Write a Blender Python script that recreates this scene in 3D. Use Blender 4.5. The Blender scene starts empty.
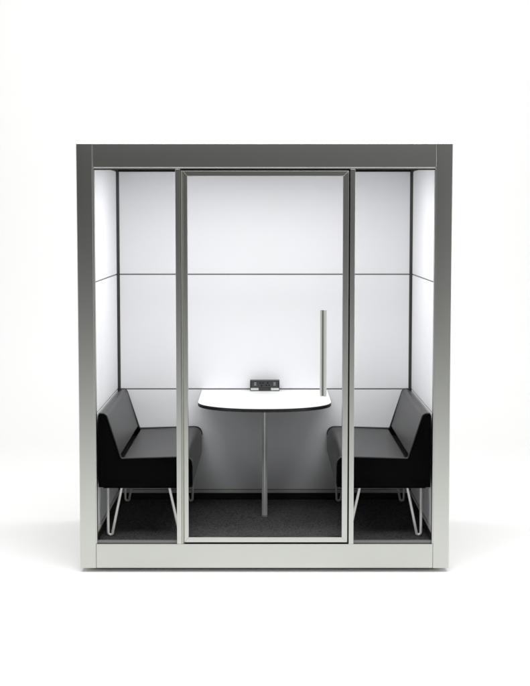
import bpy, bmesh, math, random
from mathutils import Vector, Matrix

random.seed(7)
scene = bpy.context.scene
COL = scene.collection

# ---------------------------------------------------------------- materials
def new_mat(name):
    m = bpy.data.materials.new(name)
    m.use_nodes = True
    nt = m.node_tree
    b = nt.nodes["Principled BSDF"]
    return m, nt, b

def noise_bump(nt, b, scale, strength, dist=0.001, detail=3.0, vec_scale=None):
    tc = nt.nodes.new("ShaderNodeTexCoord")
    mp = nt.nodes.new("ShaderNodeMapping")
    if vec_scale: mp.inputs["Scale"].default_value = vec_scale
    nz = nt.nodes.new("ShaderNodeTexNoise")
    nz.inputs["Scale"].default_value = scale
    nz.inputs["Detail"].default_value = detail
    bp = nt.nodes.new("ShaderNodeBump")
    bp.inputs["Strength"].default_value = strength
    bp.inputs["Distance"].default_value = dist
    nt.links.new(tc.outputs["Object"], mp.inputs["Vector"])
    nt.links.new(mp.outputs["Vector"], nz.inputs["Vector"])
    nt.links.new(nz.outputs["Fac"], bp.inputs["Height"])
    nt.links.new(bp.outputs["Normal"], b.inputs["Normal"])
    return nz

def ramp_color(nt, b, src, c0, c1, p0=0.35, p1=0.65):
    r = nt.nodes.new("ShaderNodeValToRGB")
    r.color_ramp.elements[0].position = p0
    r.color_ramp.elements[1].position = p1
    r.color_ramp.elements[0].color = (*c0, 1)
    r.color_ramp.elements[1].color = (*c1, 1)
    nt.links.new(src.outputs["Fac"], r.inputs["Fac"])
    nt.links.new(r.outputs["Color"], b.inputs["Base Color"])
    return r

def simple(name, col, rough=0.5, metal=0.0, spec=0.5, bump=None):
    m, nt, b = new_mat(name)
    b.inputs["Base Color"].default_value = (*col, 1)
    b.inputs["Roughness"].default_value = rough
    b.inputs["Metallic"].default_value = metal
    b.inputs["Specular IOR Level"].default_value = spec
    if bump: noise_bump(nt, b, *bump)
    return m

def make_aluminium(name, col, rough):
    m = bpy.data.materials.new(name)
    m.use_nodes = True
    nt = m.node_tree
    nt.nodes.remove(nt.nodes["Principled BSDF"])
    out = [n for n in nt.nodes if n.type == "OUTPUT_MATERIAL"][0]
    b = nt.nodes.new("ShaderNodeBsdfAnisotropic")
    b.distribution = "BECKMANN"
    b.inputs["Roughness"].default_value = rough
    nt.links.new(b.outputs[0], out.inputs["Surface"])
    nz = noise_bump(nt, b, 900.0, 0.05, 0.0004, 2.0)
    r = nt.nodes.new("ShaderNodeValToRGB")
    r.color_ramp.elements[0].position = 0.3; r.color_ramp.elements[1].position = 0.7
    r.color_ramp.elements[0].color = (*[c * 0.95 for c in col], 1)
    r.color_ramp.elements[1].color = (*[c * 1.04 for c in col], 1)
    nt.links.new(nz.outputs["Fac"], r.inputs["Fac"])
    nt.links.new(r.outputs["Color"], b.inputs["Color"])
    return m

M = {}
M["frame"] = make_aluminium("anodised aluminium", (0.542, 0.553, 0.520), 0.36)
M["edge"] = make_aluminium("brushed aluminium edge", (0.78, 0.79, 0.74), 0.30)
M["wire"] = simple("pale painted wire", (0.72, 0.72, 0.69), 0.35, 0.25, 0.5)
M["trim"] = simple("pale grey trim", (0.62, 0.62, 0.60), 0.4, 0.0, 0.4)
M["handle"] = simple("satin silver handle", (0.56, 0.57, 0.54), 0.38, 0.7, 0.5)
M["steel"] = simple("silver painted steel", (0.66, 0.66, 0.66), 0.32, 0.6, 0.5)
M["dark_profile"] = simple("dark bronze profile", (0.022, 0.022, 0.019), 0.45, 0.0, 0.4)
M["gasket"] = simple("black rubber gasket", (0.006, 0.006, 0.006), 0.7, 0.0, 0.15)
M["seam"] = simple("grey joint strip", (0.15, 0.15, 0.15), 0.5, 0.0, 0.3)
M["panel"] = simple("white laminate wall panel", (0.81, 0.808, 0.832), 0.55, 0.0, 0.25, (350.0, 0.03, 0.0005, 2.0))
M["ceiling"] = simple("matt ceiling board", (0.45, 0.45, 0.46), 0.8, 0.0, 0.2)
M["skirting"] = simple("black skirting", (0.008, 0.008, 0.008), 0.6, 0.0, 0.2)
M["plinth"] = simple("dark plinth", (0.02, 0.02, 0.02), 0.7, 0.0, 0.2)
M["outer"] = simple("grey outer cladding", (0.32, 0.33, 0.32), 0.5, 0.0, 0.4, (200.0, 0.03, 0.0005, 2.0))
M["laminate"] = simple("white table laminate", (0.86, 0.86, 0.86), 0.38, 0.0, 0.4)
M["edge_black"] = simple("black table edge", (0.006, 0.006, 0.006), 0.4, 0.0, 0.3)
M["side"] = simple("black upholstered side", (0.0016, 0.0016, 0.0016), 0.8, 0.0, 0.01, (1400.0, 0.15, 0.0006, 2.0))
M["piping"] = simple("charcoal piping", (0.022, 0.022, 0.022), 0.35, 0.0, 0.5)
M["module"] = simple("charcoal power module plastic", (0.035, 0.035, 0.036), 0.45, 0.0, 0.4)
M["module_dark"] = simple("black socket plastic", (0.004, 0.004, 0.004), 0.5, 0.0, 0.2)
M["port"] = simple("grey port plastic", (0.22, 0.22, 0.22), 0.5, 0.0, 0.4)
M["diffuser"] = simple("opal lamp diffuser", (0.8, 0.8, 0.8), 0.5)
M["backdrop"] = simple("white studio paper", (0.88, 0.88, 0.875), 0.9, 0.0, 0.0)

# charcoal leather-like upholstery
m, nt, b = new_mat("charcoal upholstery")
b.inputs["Roughness"].default_value = 0.33
b.inputs["Specular IOR Level"].default_value = 0.34
nz = noise_bump(nt, b, 140.0, 0.45, 0.0025, 6.0)
ramp_color(nt, b, nz, (0.009, 0.009, 0.009), (0.026, 0.026, 0.0257), 0.32, 0.68)
M["upholstery"] = m

# carpet
m, nt, b = new_mat("charcoal carpet")
b.inputs["Roughness"].default_value = 0.95
b.inputs["Specular IOR Level"].default_value = 0.1
nz = noise_bump(nt, b, 130.0, 0.9, 0.005, 6.0)
ramp_color(nt, b, nz, (0.018, 0.0175, 0.0175), (0.105, 0.101, 0.101), 0.34, 0.68)
M["carpet"] = m

# clear coated glass: transparent with a faint mirror sheen
m = bpy.data.materials.new("clear glass")
m.use_nodes = True
nt = m.node_tree
nt.nodes.clear()
out = nt.nodes.new("ShaderNodeOutputMaterial")
mix = nt.nodes.new("ShaderNodeMixShader")
tr = nt.nodes.new("ShaderNodeBsdfTransparent")
tr.inputs["Color"].default_value = (0.985, 0.99, 0.988, 1)
gl = nt.nodes.new("ShaderNodeBsdfGlossy")
gl.inputs["Roughness"].default_value = 0.02
lw = nt.nodes.new("ShaderNodeLayerWeight")
lw.inputs["Blend"].default_value = 0.12
mul = nt.nodes.new("ShaderNodeMath"); mul.operation = "MULTIPLY"
mul.inputs[1].default_value = 0.10
nt.links.new(lw.outputs["Fresnel"], mul.inputs[0])
nt.links.new(mul.outputs[0], mix.inputs["Fac"])
nt.links.new(tr.outputs[0], mix.inputs[1])
nt.links.new(gl.outputs[0], mix.inputs[2])
nt.links.new(mix.outputs[0], out.inputs["Surface"])
M["glass"] = m

# ---------------------------------------------------------------- mesh helpers
def finish(name, bm, mat, parent=None, angle=35):
    bmesh.ops.recalc_face_normals(bm, faces=bm.faces[:])
    me = bpy.data.meshes.new(name)
    bm.to_mesh(me); bm.free()
    me.polygons.foreach_set("use_smooth", [True] * len(me.polygons))
    me.set_sharp_from_angle(angle=math.radians(angle))
    me.materials.append(M[mat])
    o = bpy.data.objects.new(name, me)
    COL.objects.link(o)
    wn = o.modifiers.new("weighted normals", "WEIGHTED_NORMAL")
    wn.keep_sharp = True
    if parent is not None:
        # world coordinates were used: move the mesh into the thing's own frame
        root, loc = parent, Vector((0, 0, 0))
        while root is not None:
            loc += root.location; root = root.parent
        me.transform(Matrix.Translation(-loc))
        o.parent = parent
    return o

def merge(bm, other):
    me = bpy.data.meshes.new("temporary")
    other.to_mesh(me); other.free()
    bm.from_mesh(me)
    bpy.data.meshes.remove(me)

def box(bm, x0, x1, y0, y1, z0, z1, bev=0.0, seg=2):
    t = bmesh.new()
    bmesh.ops.create_cube(t, size=1.0)
    for v in t.verts:
        v.co = Vector(((x0 + x1) / 2 + v.co.x * (x1 - x0),
                       (y0 + y1) / 2 + v.co.y * (y1 - y0),
                       (z0 + z1) / 2 + v.co.z * (z1 - z0)))
    if bev > 0:
        bmesh.ops.bevel(t, geom=t.edges[:], offset=bev, segments=seg, affect="EDGES", profile=0.5)
    merge(bm, t)

def prism(bm, pts, axis, a, b, bev=0.0, seg=2):
    """extrude a 2D outline along an axis ('y': pts are x,z; 'z': pts are x,y)"""
    t = bmesh.new()
    def P(p, h): return Vector((p[0], h, p[1])) if axis == "y" else Vector((p[0], p[1], h))
    lo = [t.verts.new(P(p, a)) for p in pts]
    hi = [t.verts.new(P(p, b)) for p in pts]
    n = len(pts)
    f0 = t.faces.new(lo); f1 = t.faces.new(list(reversed(hi)))
    for i in range(n):
        t.faces.new((lo[i], hi[i], hi[(i + 1) % n], lo[(i + 1) % n]))
    bmesh.ops.recalc_face_normals(t, faces=t.faces[:])
    if bev > 0:
        es = [e for e in t.edges if (f0 in e.link_faces or f1 in e.link_faces)]
        bmesh.ops.bevel(t, geom=es, offset=bev, segments=seg, affect="EDGES", profile=0.5)
    merge(bm, t)

def tube(bm, pts, r, n=12, cap=True, closed=False):
    pts = [Vector(p) for p in pts]
    rings = []
    prev = None
    N = len(pts)
    for i, p in enumerate(pts):
        if closed:
            d = (pts[(i + 1) % N] - pts[i - 1]).normalized()
        else:
            d = (pts[min(i + 1, N - 1)] - pts[max(i - 1, 0)]).normalized()
        if prev is None:
            u = d.cross(Vector((0, 0, 1)))
            if u.length < 1e-3: u = d.cross(Vector((1, 0, 0)))
            u.normalize()
        else:
            u = (prev - d * prev.dot(d)).normalized()
        prev = u
        w = d.cross(u)
        rings.append([bm.verts.new(p + r * (math.cos(2 * math.pi * k / n) * u + math.sin(2 * math.pi * k / n) * w)) for k in range(n)])
    for i in range(N if closed else N - 1):
        A, B = rings[i], rings[(i + 1) % N]
        for k in range(n):
            bm.faces.new((A[k], A[(k + 1) % n], B[(k + 1) % n], B[k]))
    if cap and not closed:
        bm.faces.new(list(reversed(rings[0]))); bm.faces.new(rings[-1])

def round_poly(pts, radii, seg=6):
    """outline with rounded corners"""
    res = []
    n = len(pts)
    for i in range(n):
        p = Vector(pts[i]).to_2d(); a = Vector(pts[i - 1]).to_2d(); c = Vector(pts[(i + 1) % n]).to_2d()
        r = radii[i] if isinstance(radii, (list, tuple)) else radii
        if r <= 0:
            res.append((p.x, p.y)); continue
        d1 = (a - p).normalized(); d2 = (c - p).normalized()
        ang = d1.angle(d2)
        t = min(r / math.tan(ang / 2), 0.48 * (a - p).length, 0.48 * (c - p).length)
        s = p + d1 * t; e = p + d2 * t
        for k in range(seg + 1):
            f = k / seg
            q = (1 - f) ** 2 * s + 2 * f * (1 - f) * p + f * f * e
            # pull towards a true arc
            res.append((q.x, q.y))
    return res

def one(name, parent, mat, *args, bev=0.0, seg=2):
    bm = bmesh.new(); box(bm, *args, bev=bev, seg=seg)
    return finish(name, bm, mat, parent)

def thing(name, label, cat, loc, group=None):
    o = bpy.data.objects.new(name, None)
    COL.objects.link(o)
    o.empty_display_size = 0.1
    o.location = loc
    o["label"] = label; o["category"] = cat
    if group: o["group"] = group
    return o

# ---------------------------------------------------------------- dimensions (metres)
H = 2.2905          # height of the booth
PW = 0.0865         # face width of the corner posts
DEPTH = 1.40        # outer depth
YB = 1.2822         # inner face of the back wall
XW = 0.92           # inner face of the side walls
FLOOR = 0.1273      # carpet level inside
RAIL = 0.1347       # top of the bottom rail
HEAD = 2.1637       # lower edge of the header face
GROUND = -0.023

# ---------------------------------------------------------------- setting: one sweep of white paper
prof = [(-9.0, GROUND), (4.2, GROUND)]
R = 2.4
for k in range(1, 25):
    a = math.radians(90 * k / 24)
    prof.append((4.2 + R * math.sin(a), GROUND + R * (1 - math.cos(a))))
prof.append((4.2 + R, 7.0))
bm = bmesh.new()
rows = [(bm.verts.new((-8, y, z)), bm.verts.new((8, y, z))) for y, z in prof]
for i in range(len(rows) - 1):
    bm.faces.new((rows[i][0], rows[i][1], rows[i + 1][1], rows[i + 1][0]))
bd = finish("backdrop", bm, "backdrop", None, 60)
bd["kind"] = "structure"

# ---------------------------------------------------------------- the booth
booth = thing("meeting_booth", "large free-standing glass-fronted meeting booth with grey aluminium frame and white inner walls", "meeting booth", (0, 0.7, GROUND))

# posts
for s in (-1, 1):
    for (y0, y1) in ((0.0, 0.062), (DEPTH - 0.062, DEPTH)):
        x0, x1 = sorted((s * 1.0, s * (1.0 - PW)))
        bm = bmesh.new(); box(bm, x0, x1, y0, y1, 0.0, H, 0.0042, 2)
        finish("corner_post", bm, "frame", booth)
    # thin bright lip on the inner edge of each front post
    x0, x1 = sorted((s * 0.9152, s * 0.9078))
    one("post_lip", booth, "frame", x0, x1, 0.004, 0.05, RAIL + 0.0, HEAD - 0.0068, bev=0.001)

XI = 1.0 - PW - 0.0002
# header and bottom rails, front and rear
one("header_rail", booth, "frame", -XI, XI, 0.0012, 0.062, HEAD, H - 0.0015, bev=0.0025)
one("header_rail", booth, "frame", -XI, XI, DEPTH - 0.062, DEPTH - 0.001, HEAD, H - 0.0015, bev=0.002)
one("header_lip", booth, "frame", -0.9074, 0.9074, 0.0008, 0.050, HEAD - 0.0072, HEAD - 0.0002, bev=0.0012)
one("bottom_rail", booth, "frame", -XI, XI, 0.0012, 0.062, 0.0012, RAIL, bev=0.0025)
one("bottom_rail", booth, "frame", -XI, XI, DEPTH - 0.062, DEPTH - 0.001, 0.0012, RAIL, bev=0.002)
for s in (-1, 1):
    x0, x1 = sorted((s * 0.999, s * 0.94))
    one("header_rail", booth, "frame", x0, x1, 0.063, DEPTH - 0.063, HEAD, H - 0.0015, bev=0.002)
    one("bottom_rail", booth, "frame", x0, x1, 0.063, DEPTH - 0.063, 0.0012, RAIL, bev=0.002)
    x0, x1 = sorted((s * 0.992, s * 0.962))
    one("outer_panel", booth, "outer", x0, x1, 0.064, DEPTH - 0.064, RAIL + 0.001, HEAD - 0.001, bev=0.002)
one("outer_panel", booth, "outer", -XI, XI, 1.345, 1.390, RAIL + 0.001, HEAD - 0.001, bev=0.002)
one("roof", booth, "outer", -0.938, 0.938, 0.064, DEPTH - 0.064, 2.225, 2.286, bev=0.002)
one("plinth", booth, "plinth", -0.955, 0.955, 0.10, DEPTH - 0.10, GROUND, 0.0006)
one("floor_deck", booth, "plinth", -0.935, 0.935, 0.064, 1.34, 0.004, FLOOR - 0.008)
# carpet
bm = bmesh.new()
box(bm, -0.912, 0.912, 0.0635, YB - 0.008, FLOOR - 0.0075, FLOOR)
finish("carpet", bm, "carpet", booth)

# inner walls: three panels over one another on each wall, 8 mm joints with a recessed strip
Z = [0.1928, 0.8252, 0.8332, 1.5447, 1.5527, 2.184]
for k in range(3):
    one("wall_panel", booth, "panel", -0.9035, 0.9035, YB, YB + 0.03, Z[2 * k], Z[2 * k + 1], bev=0.0012)
    for s in (-1, 1):
        x0, x1 = sorted((s * XW, s * (XW + 0.03)))
        one("wall_panel", booth, "panel", x0, x1, 0.0635, YB - 0.008, Z[2 * k], Z[2 * k + 1], bev=0.0012)
one("joint_backing", booth, "seam", -0.94, 0.94, YB + 0.004, YB + 0.029, 0.13, 2.21)
for s in (-1, 1):
    x0, x1 = sorted((s * (XW + 0.004), s * (XW + 0.029)))
    one("joint_backing", booth, "seam", x0, x1, 0.066, YB - 0.01, 0.13, 2.21)
    # dark corner profile
    bm = bmesh.new()
    prism(bm, [(s * 0.9022, YB - 0.001), (s * 0.9022, YB + 0.01), (s * 0.945, YB + 0.01), (s * 0.945, YB - 0.012), (s * 0.9185, YB - 0.012)], "z", 0.168, 2.2, 0)
    finish("corner_profile", bm, "dark_profile", booth)
    # side base trim
    x0, x1 = sorted((s * (XW - 0.004), s * (XW + 0.02)))
    one("base_trim", booth, "trim", x0, x1, 0.0635, YB - 0.003, 0.169, 0.1885, bev=0.002)
    x0, x1 = sorted((s * (XW - 0.008), s * (XW + 0.02)))
    one("skirting", booth, "skirting", x0, x1, 0.0635, YB - 0.009, FLOOR - 0.004, 0.1685, bev=0.001)
    x0, x1 = sorted((s * (XW - 0.002), s * (XW + 0.03)))
    one("ceiling_trim", booth, "dark_profile", x0, x1, 0.0635, YB - 0.002, 2.193, 2.216)
one("base_trim", booth, "trim", -0.915, 0.915, YB - 0.004, YB + 0.003, 0.169, 0.1885, bev=0.002)
one("skirting", booth, "skirting", -0.911, 0.911, YB - 0.0085, YB + 0.003, FLOOR - 0.004, 0.1685, bev=0.001)
one("ceiling_trim", booth, "gasket", -0.916, 0.916, YB - 0.004, YB + 0.02, 2.1845, 2.216)
one("ceiling_panel", booth, "ceiling", -0.917, 0.917, 0.064, YB - 0.005, 2.205, 2.222)
LX, LY0, LY1 = 0.56, 0.12, 0.64
cl = one("ceiling_light", booth, "outer", -LX - 0.02, LX + 0.02, LY0 - 0.02, LY1 + 0.02, 2.192, 2.2045, bev=0.002)
one("diffuser", cl, "diffuser", -LX, LX, LY0, LY1, 2.190, 2.1935)

# front: mullions, hinge strip, gaskets, fixed panes
YF = 0.003
def mullion(name, x0, x1, y0, mat="frame", zt=HEAD - 0.0076):
    one(name, booth, mat, x0, x1, y0, 0.055, RAIL - 0.001, zt, bev=0.0014, seg=2)
mullion("mullion", -0.4745, -0.4480, YF - 0.002)
bm = bmesh.new()
prism(bm, [(-0.4474, 0.055), (-0.4474, 0.010), (-0.4455, 0.004), (-0.4435, 0.004), (-0.4345, 0.013), (-0.4345, 0.055)], "z", RAIL - 0.001, 2.1475)
finish("hinge_strip", bm, "edge", booth, 25)
mullion("mullion", 0.4562, 0.4825, YF - 0.002)
one("gasket", booth, "gasket", -0.4475, 0.4560, 0.036, 0.053, 2.138, HEAD + 0.0)
one("gasket", booth, "gasket", 0.4440, 0.4575, 0.036, 0.053, RAIL, 2.137)
one("gasket", booth, "gasket", -0.434, 0.443, 0.036, 0.053, RAIL - 0.001, 0.1465)
for (x0, x1) in ((-0.9076, -0.4748), (0.4828, 0.9076)):
    one("glazing_channel", booth, "seam", x0, x1, 0.016, 0.040, RAIL + 0.0005, 0.1485, bev=0.0015)
    one("glazing_channel", booth, "gasket", x0, x1, 0.016, 0.040, HEAD - 0.0125, HEAD - 0.0074)
    one("side_glass", booth, "glass", x0 + 0.001, x1 - 0.001, 0.024, 0.032, 0.1487, HEAD - 0.0127)

# the door with mitred frame, glass and pull handle
DX0, DX1, DZ0, DZ1 = -0.4332, 0.4483, 0.1432, 2.1458
IX0, IX1, IZ0, IZ1 = -0.4110, 0.4182, 0.1716, 2.1184
def member(bm, quad, y0, y1, bev=0.0010):
    t = bmesh.new()
    lo = [t.verts.new((x, y0, z)) for x, z in quad]; hi = [t.verts.new((x, y1, z)) for x, z in quad]
    t.faces.new(lo); t.faces.new(list(reversed(hi)))
    for i in range(4):
        t.faces.new((lo[i], hi[i], hi[(i + 1) % 4], lo[(i + 1) % 4]))
    bmesh.ops.recalc_face_normals(t, faces=t.faces[:])
    bmesh.ops.bevel(t, geom=t.edges[:], offset=bev, segments=2, affect="EDGES", profile=0.5)
    merge(bm, t)
bm = bmesh.new()
o_ = [(DX0, DZ0), (DX1, DZ0), (DX1, DZ1), (DX0, DZ1)]
i_ = [(IX0, IZ0), (IX1, IZ0), (IX1, IZ1), (IX0, IZ1)]
for k in range(4):
    member(bm, [o_[k], o_[(k + 1) % 4], i_[(k + 1) % 4], i_[k]], 0.0, 0.034)
door = finish("door", bm, "frame", booth)
one("door_glass", door, "glass", IX0 + 0.002, IX1 - 0.002, 0.016, 0.024, IZ0 + 0.002, IZ1 - 0.002)
bm = bmesh.new()
hz0, hz1 = 0.946, 1.409
sec = [(0.2965, -0.030), (0.2965, -0.050), (0.3055, -0.050), (0.3075, -0.040), (0.3125, -0.040), (0.3145, -0.052),
       (0.3180, -0.0565), (0.3270, -0.0565), (0.3312, -0.052), (0.3312, -0.030)]
prism(bm, sec, "z", hz0, hz1, 0.0012, 2)
for z in (1.352, 1.003):
    tube(bm, [(0.314, 0.0155, z), (0.314, -0.031, z)], 0.009, 16)
    tube(bm, [(0.314, 0.0158, z), (0.314, 0.010, z)], 0.013, 20)
hd = finish("door_handle", bm, "handle", door)
one("groove_shade", hd, "seam", 0.3078, 0.3122, -0.0412, -0.0398, hz0 + 0.002, hz1 - 0.002)  # dark strip added to put shade into the handle's groove

# ---------------------------------------------------------------- benches
def bench(s, label):
    g = thing("bench", label, "bench", (s * 0.655, 0.68, FLOOR), "upholstered benches inside the booth")
    X = lambda x: s * x
    y0, y1 = 0.094, 1.264
    pan = 0.010                                     # thickness of the black end panels
    def sweep(name, outline, ya, yb, mat, bev):
        bm = bmesh.new(); prism(bm, [(X(a), z) for a, z in outline], "y", ya, yb, bev, 3)
        return finish(name, bm, mat, g, 40)
    # seat cushion (outline in x,z on the left bench, x given as distance from the middle)
    seat = round_poly([(0.868, 0.4275), (0.868, 0.540), (0.799, 0.540), (0.776, 0.5818), (0.3935, 0.5962), (0.3935, 0.4275)],
                      [0, 0.004, 0.006, 0.009, 0.055, 0.012], 12)
    sweep("seat", seat, y0 + pan + 0.002, y1 - pan - 0.002, "upholstery", 0.009)
    back = round_poly([(0.9085, 0.4275), (0.9085, 0.8330), (0.862, 0.8330), (0.7915, 0.5985), (0.8165, 0.579), (0.872, 0.572), (0.872, 0.4275)],
                      [0, 0.026, 0.046, 0.009, 0.006, 0.004, 0], 12)
    sweep("backrest", back, y0 + pan + 0.002, y1 - pan - 0.002, "upholstery", 0.009)
    L = round_poly([(0.9085, 0.4270), (0.9085, 0.8325), (0.8655, 0.8325), (0.7845, 0.5845), (0.3940, 0.5957), (0.3940, 0.4270)],
                   [0, 0.014, 0.036, 0.014, 0.050, 0.010], 10)
    for ya, yb in ((y0, y0 + pan), (y1 - pan, y1)):
        sweep("side_panel", L, ya, yb, "side", 0.0045)
    # piping along the upper edge of each end
    for yy in (y0 + pan, y1 - pan):
        path = [(X(a), yy, z) for a, z in L if z > 0.47 and a < 0.904]
        bm = bmesh.new(); tube(bm, path, 0.0052, 10)
        finish("piping", bm, "piping", g)
    one("base_board", g, "side", *sorted((X(0.885), X(0.42))), y0 + 0.02, y1 - 0.02, 0.419, 0.428, bev=0.001)
    # hairpin legs
    def hairpin(xb, yb_, xa1, xa2, dy):
        """xb foot, xa1 the near-upright strand's top, xa2 the slanted strand's top"""
        zb = FLOOR + 0.0078; zt = 0.421
        a = Vector((X(xa1), yb_ + dy * 0.5, zt)); c = Vector((X(xa2), yb_ - dy * 0.2, zt))
        sgn = 1 if xa1 > xa2 else -1
        hw = 0.0125
        f = Vector((X(xb), yb_, zb + hw))
        A = Vector((X(xb + sgn * hw), yb_, zb + hw + 0.004)); Cc = Vector((X(xb - sgn * hw), yb_, zb + hw + 0.004))
        pts = [a, a.lerp(A, 0.5)]
        for k in range(0, 13):
            t = math.pi * k / 12
            pts.append(Vector((X(xb + sgn * hw * math.cos(t)), yb_, zb + hw - hw * math.sin(t) + (0.002 if k in (0, 12) else 0))))
        pts += [c.lerp(Cc, 0.5), c]
        bm = bmesh.new(); tube(bm, pts, 0.0076, 12)
        x0, x1 = sorted((X(xa1 + sgn * 0.015), X(xa2 - sgn * 0.015)))
        box(bm, x0, x1, yb_ - 0.035, yb_ + dy * 0.5 + 0.02 if dy > 0 else yb_ + 0.035, 0.4145, 0.4188)
        finish("leg", bm, "wire", g, 50)
    for yy, dy in ((0.2286, 0.10), (1.205, 0.05)):
        hairpin(0.8600, yy, 0.876, 0.790, dy)
        hairpin(0.4640, yy, 0.446, 0.532, dy)
    return g
bench(-1, "black upholstered bench on wire legs by the left wall, on the door's hinge side")
bench(1, "black upholstered bench on wire legs by the right wall, on the door's handle side")

# ---------------------------------------------------------------- table
TZ = 0.8250
tab = thing("table", "white D-shaped table with black edge on one steel leg, set against the booth's back wall", "table", (0, 0.83, FLOOR))
def top_outline(e=0.0):
    pts = []
    hw, y_c, dep = 0.389 + e, 0.690, 0.314 + e
    pts.append((hw + 0.003, YB - 0.003)); 
    n = 48
    for k in range(n + 1):
        t = math.pi * k / n
        c, sn = math.cos(t), math.sin(t)
        ex = 2 / 2.15
        pts.append((math.copysign(abs(c) ** ex, c) * hw, y_c - (abs(sn) ** ex) * dep))
    pts.append((-hw - 0.003, YB - 0.003))
    return pts
bm = bmesh.new(); prism(bm, top_outline(0.0), "z", TZ - 0.003, TZ, 0.0008, 2)
topo = finish("tabletop", bm, "laminate", tab, 30)
bm = bmesh.new(); prism(bm, top_outline(0.0012), "z", TZ - 0.022, TZ - 0.0032, 0.003, 3)
finish("edge_band", bm, "edge_black", topo, 30)
bm = bmesh.new()
sq = round_poly([(-0.0158, 0.760), (0.0005, 0.747), (0.0168, 0.760), (0.0168, 0.786), (-0.0158, 0.786)], 0.004, 4)
prism(bm, sq, "z", FLOOR + 0.008, TZ - 0.030)
leg = finish("leg", bm, "steel", tab, 30)
bm = bmesh.new()
prism(bm, round_poly([(-0.0163, 0.7595), (0.0005, 0.7465), (0.0173, 0.7595), (0.0173, 0.7865), (-0.0163, 0.7865)], 0.004, 4), "z", FLOOR, FLOOR + 0.009)
finish("foot_cap", bm, "port", leg, 30)
one("mounting_plate", tab, "edge_black", -0.09, 0.09, 0.70, 0.85, TZ - 0.030, TZ - 0.0222, bev=0.001)

# ---------------------------------------------------------------- power module
pmod = thing("power_module", "small black power module with sockets and charging ports at the back of the white tabletop", "power module", (0, 1.225, TZ))
PY = 1.205
bm = bmesh.new(); box(bm, -0.0905, 0.0925, PY, 1.262, TZ + 0.0005, 0.8916, 0.003, 3)
finish("body", bm, "module", pmod)
one("face_plate", pmod, "module_dark", -0.086, 0.088, PY - 0.0012, PY + 0.002, 0.8455, 0.8875, bev=0.0008)
bm = bmesh.new(); box(bm, -0.0830, 0.0850, PY - 0.0026, PY - 0.001, 0.8475, 0.8855, 0.0006)
finish("socket_plate", bm, "module", pmod)
for xc, flip in ((-0.0185, 1), (0.0195, -1)):
    bm = bmesh.new()
    zc_ = 0.8685
    for dx, dz, hx, hz in ((-0.0085, 0.0075, 0.0048, 0.0038), (0.0085, 0.0075, 0.0048, 0.0038), (0, -0.0085, 0.0036, 0.0055)):
        box(bm, xc + dx - hx, xc + dx + hx, PY - 0.0032, PY - 0.002, zc_ + flip * dz - hz, zc_ + flip * dz + hz)
    finish("socket", bm, "module_dark", pmod)
for xc in (-0.058, 0.062):
    bm = bmesh.new()
    for dz in (-0.0058, 0.0058):
        box(bm, xc - 0.0066, xc + 0.0066, PY - 0.0034, PY - 0.002, 0.870 + dz - 0.0040, 0.870 + dz + 0.0040, 0.0004)
    finish("charging_port", bm, "port", pmod)
for x0, x1 in ((-0.0865, -0.037), (0.039, 0.0895)):
    one("clamp", pmod, "edge", x0, x1, PY - 0.006, PY + 0.004, TZ + 0.006, TZ + 0.0205, bev=0.002)

# ---------------------------------------------------------------- light
def area(name, loc, target, sx, sy, power, col=(1, 1, 1), spread=180):
    l = bpy.data.lights.new(name, "AREA")
    l.shape = "RECTANGLE"; l.size = sx; l.size_y = sy
    l.energy = power; l.color = col
    l.spread = math.radians(spread)
    o = bpy.data.objects.new(name, l)
    COL.objects.link(o)
    o.location = loc
    d = Vector(target) - Vector(loc)
    o.rotation_euler = d.to_track_quat("-Z", "Y").to_euler()
    return o
area("overhead_softbox", (0, -0.3, 5.2), (0, -0.3, 0), 8.5, 5.0, 225)
area("backdrop_softbox", (0, 2.4, 6.2), (0, 6.6, 1.8), 7.0, 1.6, 158)
area("front_fill", (0, -3.4, 4.9), (0, 0.6, 0.8), 5.0, 1.4, 200)  # added fill from high in front, brightens the booth's interior
for sx in (-1, 1):
    area("side_fill", (sx * 4.4, -3.4, 1.3), (0, 1.1, 0.1), 1.8, 1.8, 34 + 9 * sx)  # added low fill from both sides, lifts the lower interior
area("booth_lamp", (0, (LY0 + LY1) / 2, 2.1885), (0, (LY0 + LY1) / 2, 0), 2 * LX, LY1 - LY0, 14.2, (1, 0.99, 0.985))

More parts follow.
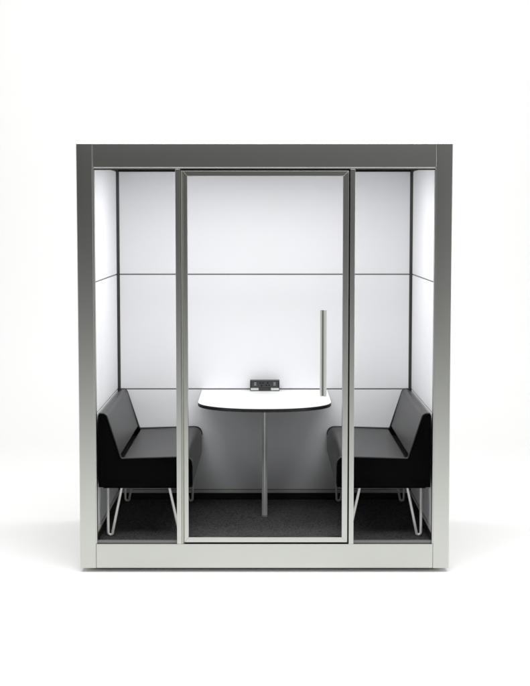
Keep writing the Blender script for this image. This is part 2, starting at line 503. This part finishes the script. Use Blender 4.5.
w = bpy.data.worlds.new("World"); scene.world = w; w.use_nodes = True
nt = w.node_tree
bg = nt.nodes["Background"]
tc = nt.nodes.new("ShaderNodeTexCoord")
sp = nt.nodes.new("ShaderNodeSeparateXYZ")
mr = nt.nodes.new("ShaderNodeMapRange")          # the dark studio, a little lighter on the right
mr.inputs["From Min"].default_value = -0.35; mr.inputs["From Max"].default_value = 0.35
mr.inputs["To Min"].default_value = 0.015; mr.inputs["To Max"].default_value = 0.235
ab = nt.nodes.new("ShaderNodeMath"); ab.operation = "ABSOLUTE"
sd = nt.nodes.new("ShaderNodeMapRange")          # world brightened towards both sides, added for edge highlights and fill
sd.interpolation_type = "SMOOTHSTEP"
sd.inputs["From Min"].default_value = 0.45; sd.inputs["From Max"].default_value = 0.85
sd.inputs["To Min"].default_value = 0.0; sd.inputs["To Max"].default_value = 1.0
ad = nt.nodes.new("ShaderNodeMath"); ad.operation = "ADD"
cb = nt.nodes.new("ShaderNodeCombineColor")
nt.links.new(tc.outputs["Generated"], sp.inputs[0])
nt.links.new(sp.outputs["X"], mr.inputs["Value"])
nt.links.new(sp.outputs["X"], ab.inputs[0])
nt.links.new(ab.outputs[0], sd.inputs["Value"])
nt.links.new(mr.outputs[0], ad.inputs[0]); nt.links.new(sd.outputs[0], ad.inputs[1])
for k in range(3): nt.links.new(ad.outputs[0], cb.inputs[k])
nt.links.new(cb.outputs[0], bg.inputs["Color"])
bg.inputs["Strength"].default_value = 1.0

# ---------------------------------------------------------------- camera
cam = bpy.data.cameras.new("camera")
cam.sensor_fit = "HORIZONTAL"; cam.sensor_width = 36.0
cam.lens = 1433.57 * 36.0 / 530.0
cam.clip_start = 0.05; cam.clip_end = 200
co = bpy.data.objects.new("camera", cam); COL.objects.link(co)
co.location = (0.0026, -7.657, 1.8841)
co.rotation_euler = (math.pi / 2 - 0.0854, 0, 0)
scene.camera = co

scene.render.engine = "CYCLES"
scene.cycles.use_denoising = True
scene.cycles.max_bounces = 12
scene.cycles.diffuse_bounces = 6
scene.cycles.transparent_max_bounces = 16
scene.cycles.sample_clamp_indirect = 8
scene.view_settings.view_transform = "Standard"
scene.view_settings.look = "None"
scene.view_settings.exposure = 0.0
scene.view_settings.gamma = 1.0
